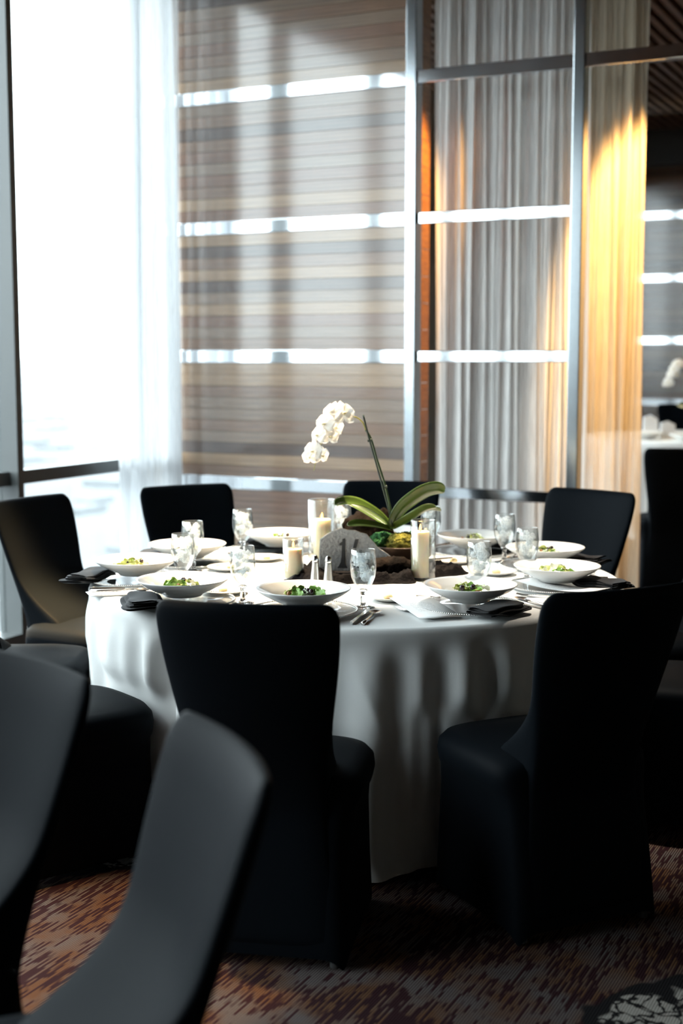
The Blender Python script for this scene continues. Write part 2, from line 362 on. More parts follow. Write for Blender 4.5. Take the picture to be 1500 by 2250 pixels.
# window wall: mullions, rails, panes
MV = [1.40 + 1.52 * k for k in range(6)]
def window(n, y0, y1, label):
    """one bay between two mullions, y0 > y1"""
    w = empty('window_%d' % n, (0, (y0 + y1) / 2, 0)); struct(w, label)
    h = (y0 - y1) / 2
    obj('upper_pane', MB().box(-0.012, 0.0, -h, h, 0.92, CEIL), M['glass_pane'], w)
    obj('lower_pane', MB().box(-0.012, 0.0, -h, h, 0.10, 0.85), M['glass_pane'], w)
    obj('rail', MB().box(-0.03, 0.045, -h, h, 0.85, 0.92), M['mullion'], w)
    obj('sill', MB().box(-0.05, 0.10, -h, h, 0.0, 0.10), M['mullion'], w)
    obj('mullion', MB().box(-0.04, 0.10, -h - 0.045, -h, 0.0, CEIL), M['mullion'], w)
    return w
ys = [0.0] + [-v for v in MV[:5]] + [-8.6]
for k in range(len(ys) - 1):
    a = ys[k] - (0.045 if k else 0); window(k + 1, a, ys[k + 1], ['tall corner window bay beside the white sheer curtain', 'second tall window bay from the wooden partition'][k] if k < 2 else 'tall window bay further along the glass wall')
window(7, 2.2, 0.35, 'tall window bay just behind the wooden partition')
window(8, 4.1, 2.245, 'second tall window bay behind the wooden partition')
struct(obj('wall_left_near', MB().box(-0.15, 0.0, YB, -8.645, 0, CEIL + 0.1), M['taupe_wall']))
struct(obj('wall_left_far', MB().box(-0.15, 0.0, 4.1, YF + 0.2, 0, CEIL + 0.1), M['taupe_wall']))
struct(obj('wall_left_pier', MB().box(-0.15, 0.0, 0.0, 0.305, 0, CEIL + 0.1), M['taupe_wall']))

# partition: planks between chrome rails
def partition(prefix, x0, x1, y, zbars, barh, planks_n, label, thick, depth_obj=None):
    w = struct(obj('wall_%s' % prefix, MB().box(x0, x1, y + 0.03, y + thick, 0, CEIL), M['edge_wood']), label)
    rnd = random.Random(5 if prefix == 'back' else 9)
    zs = zbars
    cache = {}
    seq = [3, 1, 0, 1, 4, 2, 4, 1, 3, 4, 1, 2, 0, 4, 2, 1, 4, 0, 2, 2, 1, 4, 3, 2, 4, 0, 2, 1, 4, 2, 3, 2, 1, 0, 4]
    q = 0
    for k in range(len(zs) - 1):
        lo = zs[k] + barh / 2; hi = zs[k + 1] - barh / 2
        ph = (hi - lo) / planks_n
        for i in range(planks_n):
            wi = seq[q % len(seq)] if rnd.random() < 0.8 else rnd.randrange(5); q += 1
            key = (round(ph, 4), wi)
            if key not in cache:
                cache[key] = MB().box(x0, x1, -0.014, 0.02, 0.0012, ph - 0.0012).mesh('plank', WOODS[wi])
            link('plank', cache[key], w, (0, y + 0.012 + rnd.uniform(-0.0015, 0.0015), lo + i * ph))
    return w
BZ = [0.035, 0.765, 1.495, 2.225, 2.955, 3.685]; BH = 0.072
wall = partition('back', 0.0, 1.585, 0.0, BZ, BH, 10, 'glossy walnut plank wall divided by polished chrome bands', 0.20)
for z in BZ:
    obj('chrome_band', MB().box(0.0, 1.585, -0.012, 0.03, z - BH / 2, z + BH / 2), M['chrome'], wall, mods=BEV(0.003))
# end boards of the wall, facing the opening
for k in range(len(BZ) - 1):
    for i in range(5):
        h = (BZ[k + 1] - BZ[k]) / 5
        obj('end_board', MB().box(1.586, 1.600, 0.032, 0.26, BZ[k] + i * h + 0.002, BZ[k] + (i + 1) * h - 0.002), M['edge_wood'], wall)

fr = empty('chrome_frame', (0, 0, 0)); tag(fr, 'polished chrome grid frame standing open beside the wooden plank wall', 'frame')
for x in (1.615, 2.52):
    obj('post', MB().box(x - 0.030, x + 0.030, -0.045, 0.045, 0, CEIL), M['post'], fr, mods=BEV(0.005))
for z in BZ[:4]:
    obj('rail', MB().box(1.645, 2.49, -0.018, 0.018, z - 0.030, z + 0.030), M['chrome'], fr, mods=BEV(0.004))
obj('top_rail', MB().box(1.645, 2.49, -0.03, 0.03, BZ[4] - 0.034, BZ[4] + 0.034), M['chrome'], fr, mods=BEV(0.004))
obj('header_rail', MB().box(2.55, 5.4, -0.03, 0.03, BZ[4] - 0.034, BZ[4] + 0.034), M['chrome'], fr, mods=BEV(0.004))
obj('post', MB().box(5.37, 5.43, -0.045, 0.045, 0, CEIL), M['post'], fr, mods=BEV(0.005))

# far partition, seen through the opening
fw = partition('far', 0.0, 5.2, YF, [0.36, 1.01, 1.67, 2.33, 2.99, 3.65], 0.07, 8, 'far walnut plank wall with chrome bands at the end of the room', 0.16)
for z in [1.01, 1.67, 2.33, 2.99]:
    obj('chrome_band', MB().box(0.0, 5.2, -0.012, 0.03, z - 0.035, z + 0.035), M['chrome'], fw, loc=(0, YF, 0))
struct(obj('wall_far_right', MB().box(5.2, XR, YF, YF + 0.12, 0, CEIL), M['taupe_wall']))

# curtains: pleated sheers
def curtain(name, p0, p1, z0, z1, pleats, amp, mat, label, seed, nz=14):
    p0 = Vector(p0); p1 = Vector(p1); d = (p1 - p0); L = d.length; d.normalize(); nrm = Vector((-d.y, d.x))
    rnd = random.Random(seed); ph = [rnd.uniform(0, 6.28) for _ in range(6)]
    fq = [rnd.uniform(0.7, 1.3) for _ in range(6)]
    def fn(i, j):
        s = i * L; z = z0 + (z1 - z0) * j
        k = 2 * PI * pleats / L
        warp = 0.10 * math.sin(k * 0.23 * s * fq[0] + ph[0] + 0.25 * z) + 0.12 * math.sin(k * 0.41 * s * fq[1] + ph[1])
        w = math.sin(k * s + 6 * warp + ph[2]) + 0.35 * math.sin(2.1 * k * s + ph[3] + 0.4 * z) + 0.22 * math.sin(4.3 * k * s * fq[2] + ph[4])
        a = amp * (0.75 + 0.35 * math.sin(k * 0.31 * s + ph[5]) + 0.12 * (1 - j))
        p = p0 + d * (s + 0.012 * math.sin(0.5 * k * s + 1.2 * z)) + nrm * w * a
        return (p.x, p.y, z)
    o = obj(name, MB().grid(fn, int(pleats * 22) + 2, nz), mat, smooth=True)
    obj('hem', MB().grid(lambda i, j: (lambda q: (q[0], q[1] - 0.004, z0 + 0.05 * j))(fn(i, 0.0)), int(pleats * 22) + 2, 2), mat, o, smooth=True)
    tag(o, label, 'curtain'); return o
curtain('sheer_curtain', (0.15, -0.03), (0.15, -0.66), 0.02, 3.69, 5.5, 0.040, M['curtain_day'], 'white sheer curtain gathered in the window corner beside the plank wall', 3)
curtain('sheer_curtain', (1.608, 0.34), (2.47, 0.34), 0.02, 3.69, 12, 0.028, M['curtain_room'], 'silvery sheer curtain hanging behind the chrome grid frame', 4)
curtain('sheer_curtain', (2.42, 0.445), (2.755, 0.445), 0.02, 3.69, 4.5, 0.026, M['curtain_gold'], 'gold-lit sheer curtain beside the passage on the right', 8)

# outdoors far below: hazy city
struct(obj('ground_city', MB().box(-60000, -30, -50000, 50000, -161, -160), M['city']), 'pale hazy city plain far below the windows')
cb = MB(); rnd = random.Random(21)
for k in range(900):
    x = -rnd.uniform(250, 3500); y = rnd.uniform(-1500, 3800); a = rnd.uniform(8, 30); b = rnd.uniform(8, 30)
    cb.box(x - a, x + a, y - b, y + b, -160, -160 + rnd.uniform(2, 7))
ct = obj('city_buildings', cb, M['city_block']); ct['kind'] = 'stuff'; tag(ct, 'faint hazy buildings of the city far below the window', 'buildings')

hm = bpy.data.materials.new('city_haze'); hm.use_nodes = True; hn = hm.node_tree.nodes; hn.remove(hn['Principled BSDF'])
hv = hn.new('ShaderNodeVolumeScatter'); hv.inputs['Density'].default_value = 0.00004; hv.inputs['Color'].default_value = (0.95, 0.97, 1, 1)
hm.node_tree.links.new(hv.outputs[0], hn['Material Output'].inputs['Volume'])
hz = obj('city_haze', MB().box(-30000, -35, -25000, 25000, -159.9, -6), hm); hz['kind'] = 'stuff'; tag(hz, 'bright white haze hanging over the city outside', 'haze')

# ------------------------------------------------------------------ chairs
def smooth(a, b, x):
    t = max(0.0, min(1.0, (x - a) / (b - a))); return t * t * (3 - 2 * t)
def chair_meshes():
    # local axes: +y faces the table, the seat centre is the origin
    top = 0.93
    NS, NZ = 29, 24
    def back(s, t, side):
        # s -1..1 across, t 0..1 up; side +1 front (sitter) face, -1 rear
        a = abs(s)
        rnd_ = 0.030 * (1 - math.sqrt(max(0, 1 - ((a - 0.86) / 0.14) ** 2))) if a > 0.86 else 0
        z = 0.035 + (top - 0.035 - rnd_) * t
        w = 0.170 + 0.052 * smooth(0.42, 0.90, z) + 0.042 * smooth(0.42, 0.05, z)
        y = -0.195 - 0.034 * max(0, (0.38 - z) / 0.38) - 0.148 * max(0, (z - 0.38) / 0.55) ** 1.15 - 0.034 * (1 - s * s) * smooth(0.35, 0.7, z)
        th = 0.034 - 0.012 * t
        th *= (1 - 0.55 * a ** 6) * (1 - 0.45 * smooth(0.95, 1.0, t))
        y += side * th
        if side > 0: y += 0.15 * max(0, (0.66 - z) / 0.20) ** 2 if z > 0.46 else 0.15
        return (w * s, y, z)
    mb = MB(); vs = []; fs = []
    for side in (1, -1):
        for i in range(NS):
            for j in range(NZ): vs.append(back(-1 + 2 * i / (NS - 1), j / (NZ - 1), side))
    o = NS * NZ
    for i in range(NS - 1):
        for j in range(NZ - 1):
            q = (i * NZ + j, (i + 1) * NZ + j, (i + 1) * NZ + j + 1, i * NZ + j + 1)
            fs.append(q); fs.append(tuple(k + o for k in q[::-1]))
    for j in range(NZ - 1):
        for i in (0, NS - 1): fs.append((i * NZ + j, i * NZ + j + 1, i * NZ + j + 1 + o, i * NZ + j + o))
    for i in range(NS - 1):
        for j in (0, NZ - 1): fs.append((i * NZ + j, (i + 1) * NZ + j, (i + 1) * NZ + j + o, i * NZ + j + o))
    mb.add(vs, fs); bk = mb.mesh('back_cover', M['spandex'], True)
    # seat and skirt: stacked rounded outlines
    N = 48
    def outline(hw, yf, yr, pw_f, pw_r):
        pts = []
        yc = (yf + yr) / 2; hl = (yf - yr) / 2
        for k in range(N):
            a = 2 * PI * (k + 0.5) / N; c = math.cos(a); s_ = math.sin(a)
            e = pw_f if s_ > 0 else pw_r
            x = hw * math.copysign(abs(c) ** (2 / e), c); y = yc + hl * math.copysign(abs(s_) ** (2 / e), s_)
            pts.append((x, y))
        return pts
    levels = [  # z, half width, front y, rear y, front power, rear power
        (0.0, 0.225, 0.235, -0.275, 9, 14), (0.012, 0.226, 0.236, -0.275, 9, 14), (0.18, 0.220, 0.238, -0.258, 8, 12), (0.33, 0.219, 0.242, -0.235, 6, 9), (0.385, 0.224, 0.25, -0.228, 5, 8),
        (0.40, 0.233, 0.262, -0.225, 4.2, 7), (0.43, 0.240, 0.270, -0.225, 3.8, 6), (0.458, 0.238, 0.268, -0.222, 3.6, 6), (0.476, 0.225, 0.255, -0.21, 3.4, 5), (0.487, 0.19, 0.215, -0.18, 3.2, 4), (0.493, 0.11, 0.125, -0.10, 3, 3)]
    levels = [(z * 0.955, hw, yf * 0.88, yr * 0.93, a, b) for z, hw, yf, yr, a, b in levels]
    vs = []; fs = []
    for li, (z, hw, yf, yr, ef, er) in enumerate(levels):
        for k, (x, y) in enumerate(outline(hw, yf, yr, ef, er)):
            zz = z
            if li == 0:   # the stretch hem arches up between the feet
                a = 2 * PI * (k + 0.5) / N
                zz = 0.030 * abs(math.cos(2 * a)) ** 1.5
            if li == 1: zz = 0.030 * abs(math.cos(2 * 2 * PI * (k + 0.5) / N)) ** 1.5 + 0.012
            vs.append((x, y, zz))
    for li in range(len(levels) - 1):
        for k in range(N):
            k2 = (k + 1) % N; fs.append((li * N + k, li * N + k2, (li + 1) * N + k2, (li + 1) * N + k))
    c = len(vs); vs.append((0, 0.01, 0.472))
    for k in range(N): fs.append(((len(levels) - 1) * N + k, (len(levels) - 1) * N + (k + 1) % N, c))
    st = MB().add(vs, fs).mesh('seat_cover', M['spandex'], True)
    ft = MB().lathe([(0, 0), (0.013, 0), (0.014, 0.02), (0.012, 0.05), (0, 0.05)], 10).mesh('leg', M['foot'], True)
    return bk, st, ft
BK, ST, FT = chair_meshes()
def chair(loc, rz, label, group):
    e = empty('banquet_chair', loc, rz); tag(e, label, 'chair', group)
    link('back_cover', BK, e, mods=SUB(1)); link('seat_cover', ST, e)
    for x, y in ((-.19, .17), (.19, .17), (-.19, -.225), (.19, -.225)): link('leg', FT, e, (x, y, 0))
    return e
LEAN = 0.37
SEATS = []
def table_chair(deg, rtop, label, turn=0.0):
    SEATS.append((math.radians(deg) + TH, rtop - LEAN + 0.238 * -1))
    a = math.radians(deg); r = rtop - LEAN
    return chair(tw(r * math.cos(a), r * math.sin(a)), a + PI / 2 + TH + math.radians(turn), label, 'chairs around the round table')
table_chair(-100.0, 1.60, 'black covered chair at front centre, its back hiding the table edge')
table_chair(-64.8, 1.52, 'large black covered chair at front right, nearest chair to the right')
table_chair(-17, 1.52, 'black covered chair at the right frame edge, seat just showing')
table_chair(18, 1.56, 'black covered chair beyond the right end of the round table')
table_chair(46.5, 1.50, 'black covered chair at back right, in front of the gold-lit curtain')
table_chair(83.2, 1.52, 'black covered chair behind the orchid, under the chrome rail')
table_chair(119.8, 1.51, 'black covered chair at back left, in front of the sheer curtain')
table_chair(149.5, 1.54, 'black covered chair by the window, orange lamplight on its backrest')
table_chair(183, 1.53, 'black covered chair at the left frame edge, only its seat showing')
table_chair(218, 1.50, 'black covered chair at front left with a rounded seat beside the tablecloth')
def facing_chair(top_xy, face, label, group, z=0.0, cam_axes=True):
    f = Vector(face).normalized(); p = Vector(top_xy) + f * LEAN
    return chair(cw(p.x, p.y, z), math.atan2(-f.x, f.y) + TH, label, group)
facing_chair((-0.155, 1.93), (-0.925, -0.38), 'blurred black covered chair in the foreground, seen side-on, turned left', 'chairs in the foreground')
facing_chair((-0.575, 2.47), (-0.695, -0.72), 'blurred black covered chair cut off by the lower left frame edge', 'chairs in the foreground')
facing_chair((2.11, 8.34), (0.12, 0.97), 'black covered chair seen from behind through the passage on the right', 'chairs of the far table')
facing_chair((3.02, 12.0), (0.05, -1.0), 'small dark chair behind the far table, near the far wall', 'chairs of the far table', 0.15)
facing_chair((4.05, 11.75), (-0.6, -0.8), 'dark chair at the right of the far table, cut by the frame', 'chairs of the far table', 0.15)

# ------------------------------------------------------------------ round table and cloth
TZ = 0.73
def cloth_mesh(R, name, zt=TZ, zb=0.006, seed=2, na=420, crease=True):
    rnd = random.Random(seed)
    comps = [(rnd.choice([13, 17, 23, 29, 34, 41, 47]), rnd.uniform(0, 6.28), rnd.uniform(0.4, 1.0)) for _ in range(7)]
    def fold(a):
        v = sum(w * math.cos(k * a + p) for k, p, w in comps) / 2.4
        return math.copysign(abs(v) ** 0.85, v)
    rings = [0.0, 0.2, 0.45, 0.65, 0.8, 0.88, 0.95, 0.985]
    nz = 34
    vs = []; fs = []
    nr = len(rings) + nz
    creases = [(math.radians(-88), 0.10, 0.35, 0.30), (math.radians(-60), 0.35, 0.15, -0.30), (math.radians(-110), 0.2, 0.5, 0.3), (math.radians(-150), 0.10, 0.35, 0.35), (math.radians(-160), 0.3, 0.2, -0.4)]
    for i in range(na):
        a = 2 * PI * i / na; f = fold(a)
        for r in rings[1:]: vs.append((R * r * math.cos(a), R * r * math.sin(a), zt))
        for j in range(nz + 1):
            t = j / nz
            if t < 0.06:
                b = t / 0.06 * PI / 2; rr = R * 0.985 + (R * 0.015 + 0.004) * math.sin(b); z = zt - 0.018 * (1 - math.cos(b))
            else:
                q = (t - 0.06) / 0.94; z = (zt - 0.018) * (1 - q) + zb * q
                grow = smooth(0.0, 0.16, q) * (0.62 + 0.38 * q)
                rr = R + 0.002 + 0.006 * q + grow * (0.033 * f + 0.004)
                if crease:
                    for ca, q0, dq, sl_ in creases:
                        da = (a - ca - TH + PI) % (2 * PI) - PI
                        dline = da * R - sl_ * (q - q0 - dq / 2)
                        if q0 < q < q0 + dq: rr += 0.006 * math.exp(-(dline / 0.008) ** 2) * math.sin(PI * (q - q0) / dq)
                if crease:
                    for sa_, sr in SEATS:
                        da = (a - sa_ + PI) % (2 * PI) - PI
                        wgt = (1 - smooth(0.25, 0.30, abs(da))) * smooth(0.54, 0.45, z)
                        if wgt > 0: rr = min(rr, rr * (1 - wgt) + wgt * (sr - 0.004) / max(0.9, math.cos(da) ** 0.0))
                if q > 0.93: z += 0.012 * max(0, math.sin(7 * a + 1.3)) * (q - 0.93) / 0.07; rr += 0.02 * (q - 0.93) / 0.07 * math.sin(23 * a)
            vs.append((rr * math.cos(a), rr * math.sin(a), max(z, 0.004)))
    k = len(rings) - 1 + nz + 1
    for i in range(na):
        i2 = (i + 1) % na
        for j in range(k - 1): fs.append((i * k + j, i2 * k + j, i2 * k + j + 1, i * k + j + 1))
    c = len(vs); vs.append((0, 0, zt))
    for i in range(na): fs.append((i * k, ((i + 1) % na) * k, c))
    return MB().add(vs, fs).mesh(name, M['linen'], True)
def table(loc, label, R=0.905):
    t = empty('round_table', loc); tag(t, label, 'table')
    obj('tabletop', MB().lathe([(0, TZ - 0.035), (R, TZ - 0.035), (R + 0.004, TZ - 0.02), (R, TZ - 0.006), (0, TZ - 0.006)], 64), M['table_wood'], t)
    for sx in (-1, 1):
        for sy in (-1, 1): obj('leg', MB().tube([(sx * .45, sy * .45, 0), (sx * .42, sy * .42, TZ - 0.03)], 0.018), M['brushed'], t)
    return t
table(TC, 'round banquet table hidden under the white floor-length cloth')
ck = link('tablecloth', cloth_mesh(0.912, 'tablecloth'), loc=TC); tag(ck, 'white floor-length linen cloth on the round table in focus', 'tablecloth')
FT2 = cw(2.78, 10.45, 0.15)
table(FT2, 'far round table beyond the passage on the right')
c2 = link('tablecloth', cloth_mesh(0.912, 'tablecloth', na=160, crease=False), loc=FT2); tag(c2, 'white cloth on the far round table beyond the passage', 'tablecloth')

# ------------------------------------------------------------------ tableware masters
def sub_icos(r, sub=1):
    bm = bmesh.new(); bmesh.ops.create_icosphere(bm, subdivisions=sub, radius=r)
    v = [tuple(x.co) for x in bm.verts]; f = [tuple(q.index for q in p.verts) for p in bm.faces]; bm.free(); return v, f
ch_glass = MB().lathe([(0, 0.0), (0.10, 0.0), (0.155, 0.006), (0.166, 0.010), (0.155, 0.011), (0.10, 0.005), (0, 0.005)], 64).mesh('charger_disc', M['thin_clear'], True)
bd = MB(); iv, if_ = sub_icos(0.0034, 1)
for k in range(150):
    a = 2 * PI * k / 150; bd.add([(x + 0.163 * math.cos(a), y + 0.163 * math.sin(a), z + 0.011) for x, y, z in iv], if_)
ch_beads = bd.mesh('beaded_rim', M['silver'], True)
bowl_prof = [(0, 0.004), (0.052, 0.004), (0.054, 0.0), (0.060, 0.0), (0.064, 0.006), (0.095, 0.020), (0.125, 0.036), (0.142, 0.049), (0.1435, 0.052), (0.142, 0.0535), (0.132, 0.0485), (0.105, 0.036), (0.088, 0.029), (0.078, 0.020), (0.060, 0.013), (0.03, 0.011), (0, 0.0105)]
bowl_me = MB().lathe(bowl_prof, 64).mesh('bowl', M['china'], True)
bread_me = MB().lathe([(0, 0.003), (0.042, 0.003), (0.044, 0.0), (0.048, 0.0), (0.060, 0.006), (0.077, 0.0125), (0.0785, 0.0145), (0.076, 0.015), (0.060, 0.010), (0.048, 0.006), (0, 0.0055)], 48).mesh('bread_plate', M['china'], True)
butter_me = MB().lathe([(0, 0), (0.013, 0), (0.0155, 0.004), (0.014, 0.009), (0.008, 0.012), (0, 0.0125)], 16).mesh('butter', M['butter'], True)
# goblet: foot, stem, bowl with an inner wall
gob_prof = [(0, 0.0), (0.034, 0.0), (0.035, 0.002), (0.020, 0.005), (0.0085, 0.010), (0.0070, 0.018), (0.0095, 0.026), (0.0075, 0.034), (0.0078, 0.046), (0.014, 0.056), (0.028, 0.074), (0.037, 0.096), (0.0402, 0.118), (0.0400, 0.140), (0.0378, 0.164), (0.0360, 0.180), (0.0352, 0.1805), (0.0346, 0.179), (0.0362, 0.164), (0.0384, 0.140), (0.0386, 0.118), (0.0354, 0.097), (0.0265, 0.0765), (0.012, 0.062), (0, 0.058)]
gob_me = MB().lathe(gob_prof[9:24], 40).mesh('glass_bowl', M['thin_clear'], True)
stem_me = MB().lathe(gob_prof[:10] + [(0.010, 0.0575), (0, 0.0575)], 32).mesh('stem', M['clear'], True)
wat_me = MB().lathe([(0, 0.0585), (0.0118, 0.0625), (0.0262, 0.077), (0.0350, 0.0972), (0.0381, 0.118), (0.0379, 0.140), (0.0362, 0.160), (0, 0.160)], 40).mesh('water', M['water'], True)
def ice_mesh(seed):
    r = random.Random(seed); mb = MB()
    for k in range(26):
        z = r.uniform(0.088, 0.166); R = 0.024 if z > 0.10 else 0.016
        a = r.uniform(0, 6.28); q = R * math.sqrt(r.random()); c = Vector((q * math.cos(a), q * math.sin(a), z)); s = r.uniform(0.006, 0.010)
        rot = Matrix.Rotation(r.uniform(0, 3), 3, 'X') @ Matrix.Rotation(r.uniform(0, 3), 3, 'Z')
        vs = [c + rot @ Vector((x * s * r.uniform(.7, 1.1), y * s * r.uniform(.7, 1.1), w * s * r.uniform(.6, 1))) for w in (-1, 1) for y in (-1, 1) for x in (-1, 1)]
        mb.add(vs, [(0, 2, 3, 1), (4, 5, 7, 6), (0, 1, 5, 4), (2, 6, 7, 3), (0, 4, 6, 2), (1, 3, 7, 5)])
    return mb.mesh('crushed_ice', M['ice'])
ICE = [ice_mesh(k) for k in range(3)]

def fork_mb():
    mb = MB()
    def strip(pts, w, th=0.0014):
        for k in range(len(pts) - 1):
            (y0, z0, w0), (y1, z1, w1) = pts[k], pts[k + 1]
            mb.add([(-w0, y0, z0), (w0, y0, z0), (w1, y1, z1), (-w1, y1, z1), (-w0, y0, z0 - th), (w0, y0, z0 - th), (w1, y1, z1 - th), (-w1, y1, z1 - th)],
                   [(0, 1, 2, 3), (7, 6, 5, 4), (0, 4, 5, 1), (3, 2, 6, 7), (0, 3, 7, 4), (1, 5, 6, 2)])
    strip([(-0.10, 0.004, 0.008), (-0.07, 0.0035, 0.0075), (0.0, 0.006, 0.0035), (0.03, 0.007, 0.0035), (0.045, 0.005, 0.011), (0.060, 0.003, 0.0125)], 0)
    for t in (-3, -1, 1, 3):
        x = t * 0.0034
        mb.tube([(x, 0.058, 0.0025), (x, 0.080, 0.0035), (x * .95, 0.098, 0.007)], [0.0018, 0.0016, 0.0009], 6)
    return mb
FORK = fork_mb().mesh('fork', M['silver'])
kn = MB()
kn.tube([(0, -0.115, 0.0045), (0, -0.105, 0.0045), (0, -0.05, 0.0045), (0, 0.0, 0.0045)], [0.0045, 0.0055, 0.0048, 0.004], 8)
kn.prism([(-0.004, 0.0), (0.006, 0.0), (0.008, 0.03), (0.008, 0.09), (0.003, 0.115), (-0.002, 0.122), (-0.004, 0.11)], 0.0035, 0.0052)
kn.v = [(x, z, y) if i >= 32 else (x, y, z) for i, (x, y, z) in enumerate(kn.v)]
KNIFE = kn.mesh('table_knife', M['silver'])
sp = MB(); sp.tube([(0, -0.10, 0.003), (0, -0.06, 0.003), (0, 0.0, 0.005), (0, 0.04, 0.006)], [0.006, 0.005, 0.0028, 0.003], 8)
sp.grid(lambda i, j: ((lambda a, r: (0.019 * r * math.cos(a), 0.066 + 0.028 * r * math.sin(a), 0.0015 + 0.0055 * r * r))(2 * PI * i, j + 1e-3)), 20, 5, True)
SPOON = sp.mesh('spoon', M['silver'], True)

def napkin_mesh(seed):
    r = random.Random(seed); mb = MB(); z = 0.0
    for k in range(4):
        hx = 0.098 - 0.004 * k + r.uniform(-.003, .003); hy = 0.062 - 0.006 * k; th = 0.0070
        ox = r.uniform(-.012, .012); oy = r.uniform(-.010, .010); ph = r.uniform(0, 6)
        def f(i, j, zz=z, hx=hx, hy=hy, ox=ox, oy=oy, ph=ph):
            # closed rounded slab: j wraps round the section
            a = 2 * PI * j; c = math.cos(a); s = math.sin(a)
            x = (2 * i - 1) * hx; pinch = 1 - 0.22 * (2 * i - 1) ** 6
            y = hy * math.copysign(abs(c) ** 0.55, c) * pinch; dz = 0.5 * th * math.copysign(abs(s) ** 0.8, s) * (1 + 0.5 * abs(c) ** 8)
            return (x + ox + 0.004 * math.sin(3 * a + ph), y + oy + 0.003 * math.sin(4 * x / hx + ph), zz + th / 2 + dz + 0.0035 * math.sin(6 * i + ph) + 0.0025 * math.sin(45 * x + 30 * y + ph))
        mb.grid(f, 15, 21); z += th * 0.92
    return mb.mesh('napkin', M['napkin'], True)
NAPK = [napkin_mesh(k) for k in range(3)]

def leaf_mesh(name, mat, seed, L=0.035, Wd=0.022):
    r = random.Random(seed); p1, p2 = r.uniform(0, 6), r.uniform(0, 6)
    def f(i, j):
        u = i; w = Wd * math.sin(PI * min(0.98, 0.08 + 0.9 * u)) ** 0.7 * (1 + 0.25 * math.sin(17 * u + p1)); s = 2 * j - 1
        return (w * s, L * (u - 0.5) * 2, 0.012 * (1 - (2 * u - 1) ** 2) + 0.010 * abs(s) + 0.0045 * math.sin(9 * s + 12 * u + p2))
    return MB().grid(f, 10, 7).mesh(name, mat, True)
LET = [leaf_mesh('lettuce_leaf', M[m], k) for k, m in enumerate(('lettuce', 'lettuce', 'herb', 'pale', 'herb', 'pale'))]
ol = MB(); v_, f_ = sub_icos(0.0085, 2); ol.add([(x, y * 1.2, z) for x, y, z in v_], f_); OLIVE = ol.mesh('olive', M['olive'], True)
nu = MB(); v_, f_ = sub_icos(0.008, 2); nu.add([(x * (1 + 0.3 * noise.noise(Vector((x, y, z)) * 200)), y * 1.3, z * .8) for x, y, z in v_], f_); NUT = nu.mesh('nut', M['nut'], True)

GROUP = {'bowl': 'white bowls on the round table', 'charger': 'glass charger plates', 'goblet': 'water goblets', 'napkin': 'black napkins', 'salad': 'salads in the bowls', 'fork': 'forks', 'knife': 'knives', 'bread': 'bread plates'}
def put_charger(x, y, phrase):
    e = empty('charger_plate', tw(x, y, TZ)); tag(e, 'clear glass charger with beaded silver rim ' + phrase, 'charger plate', GROUP['charger'])
    link('disc', ch_glass, e); link('beaded_rim', ch_beads, e)
def put_bowl(x, y, phrase, z=TZ + 0.024):
    o = link('bowl', bowl_me, loc=tw(x, y, z)); tag(o, 'wide-rimmed white china bowl ' + phrase, 'bowl', GROUP['bowl']); return o
def put_salad(x, y, phrase, seed, z=TZ + 0.024, scale=1.0):
    r = random.Random(seed); e = empty('salad', tw(x, y, z + 0.012)); tag(e, 'small green salad with dark olives ' + phrase, 'salad', GROUP['salad'])
    for k in range(11):
        a = r.uniform(0, 6.28); q = 0.055 * math.sqrt(r.random()) * scale
        o = link('lettuce_leaf', LET[r.randrange(6)], e, (q * math.cos(a) * 1.15, q * math.sin(a) * 0.8, 0.010 + r.uniform(0, 0.012) * (1 - q / 0.07)), (r.uniform(-.7, .7), r.uniform(-.7, .7), r.uniform(0, 6.28)))
        o.scale = (r.uniform(.55, 1.0),) * 3
    for k in range(3):
        a = r.uniform(0, 6.28); q = 0.035 * math.sqrt(r.random()); link('olive', OLIVE, e, (q * math.cos(a), q * math.sin(a), 0.030), (r.random() * 3, 0, r.random() * 3))
    for k in range(2):
        a = r.uniform(0, 6.28); q = 0.045 * math.sqrt(r.random()); link('nut', NUT, e, (q * math.cos(a), q * math.sin(a), 0.022), (r.random() * 3, 0, r.random() * 3))
def put_goblet(x, y, phrase, k):
    e = empty('water_goblet', tw(x, y, TZ + 0.0005), k * 1.3); tag(e, 'stemmed goblet of iced water ' + phrase, 'goblet', GROUP['goblet'])
    link('glass_bowl', gob_me, e); link('stem', stem_me, e); link('water', wat_me, e); link('crushed_ice', ICE[k % 3], e)
def put_bread(x, y, phrase, k, knife=True):
    o = link('bread_plate', bread_me, loc=tw(x, y, TZ + 0.0005)); tag(o, 'small white bread plate ' + phrase, 'plate', GROUP['bread'])
    b = link('butter', butter_me, loc=tw(x + 0.012 * math.cos(k), y + 0.012 * math.sin(k), TZ + 0.0065)); tag(b, 'pat of butter on the bread plate ' + phrase, 'butter', 'butter pats')
def put_cutlery(kind, me, x, y, ang, label, z=TZ + 0.002):
    o = link({'fork': 'fork', 'knife': 'table_knife', 'spoon': 'spoon'}[kind], me, loc=tw(x, y, z), rot=(0, 0, math.radians(ang) + TH)); tag(o, label, kind, kind + 's on the round table')

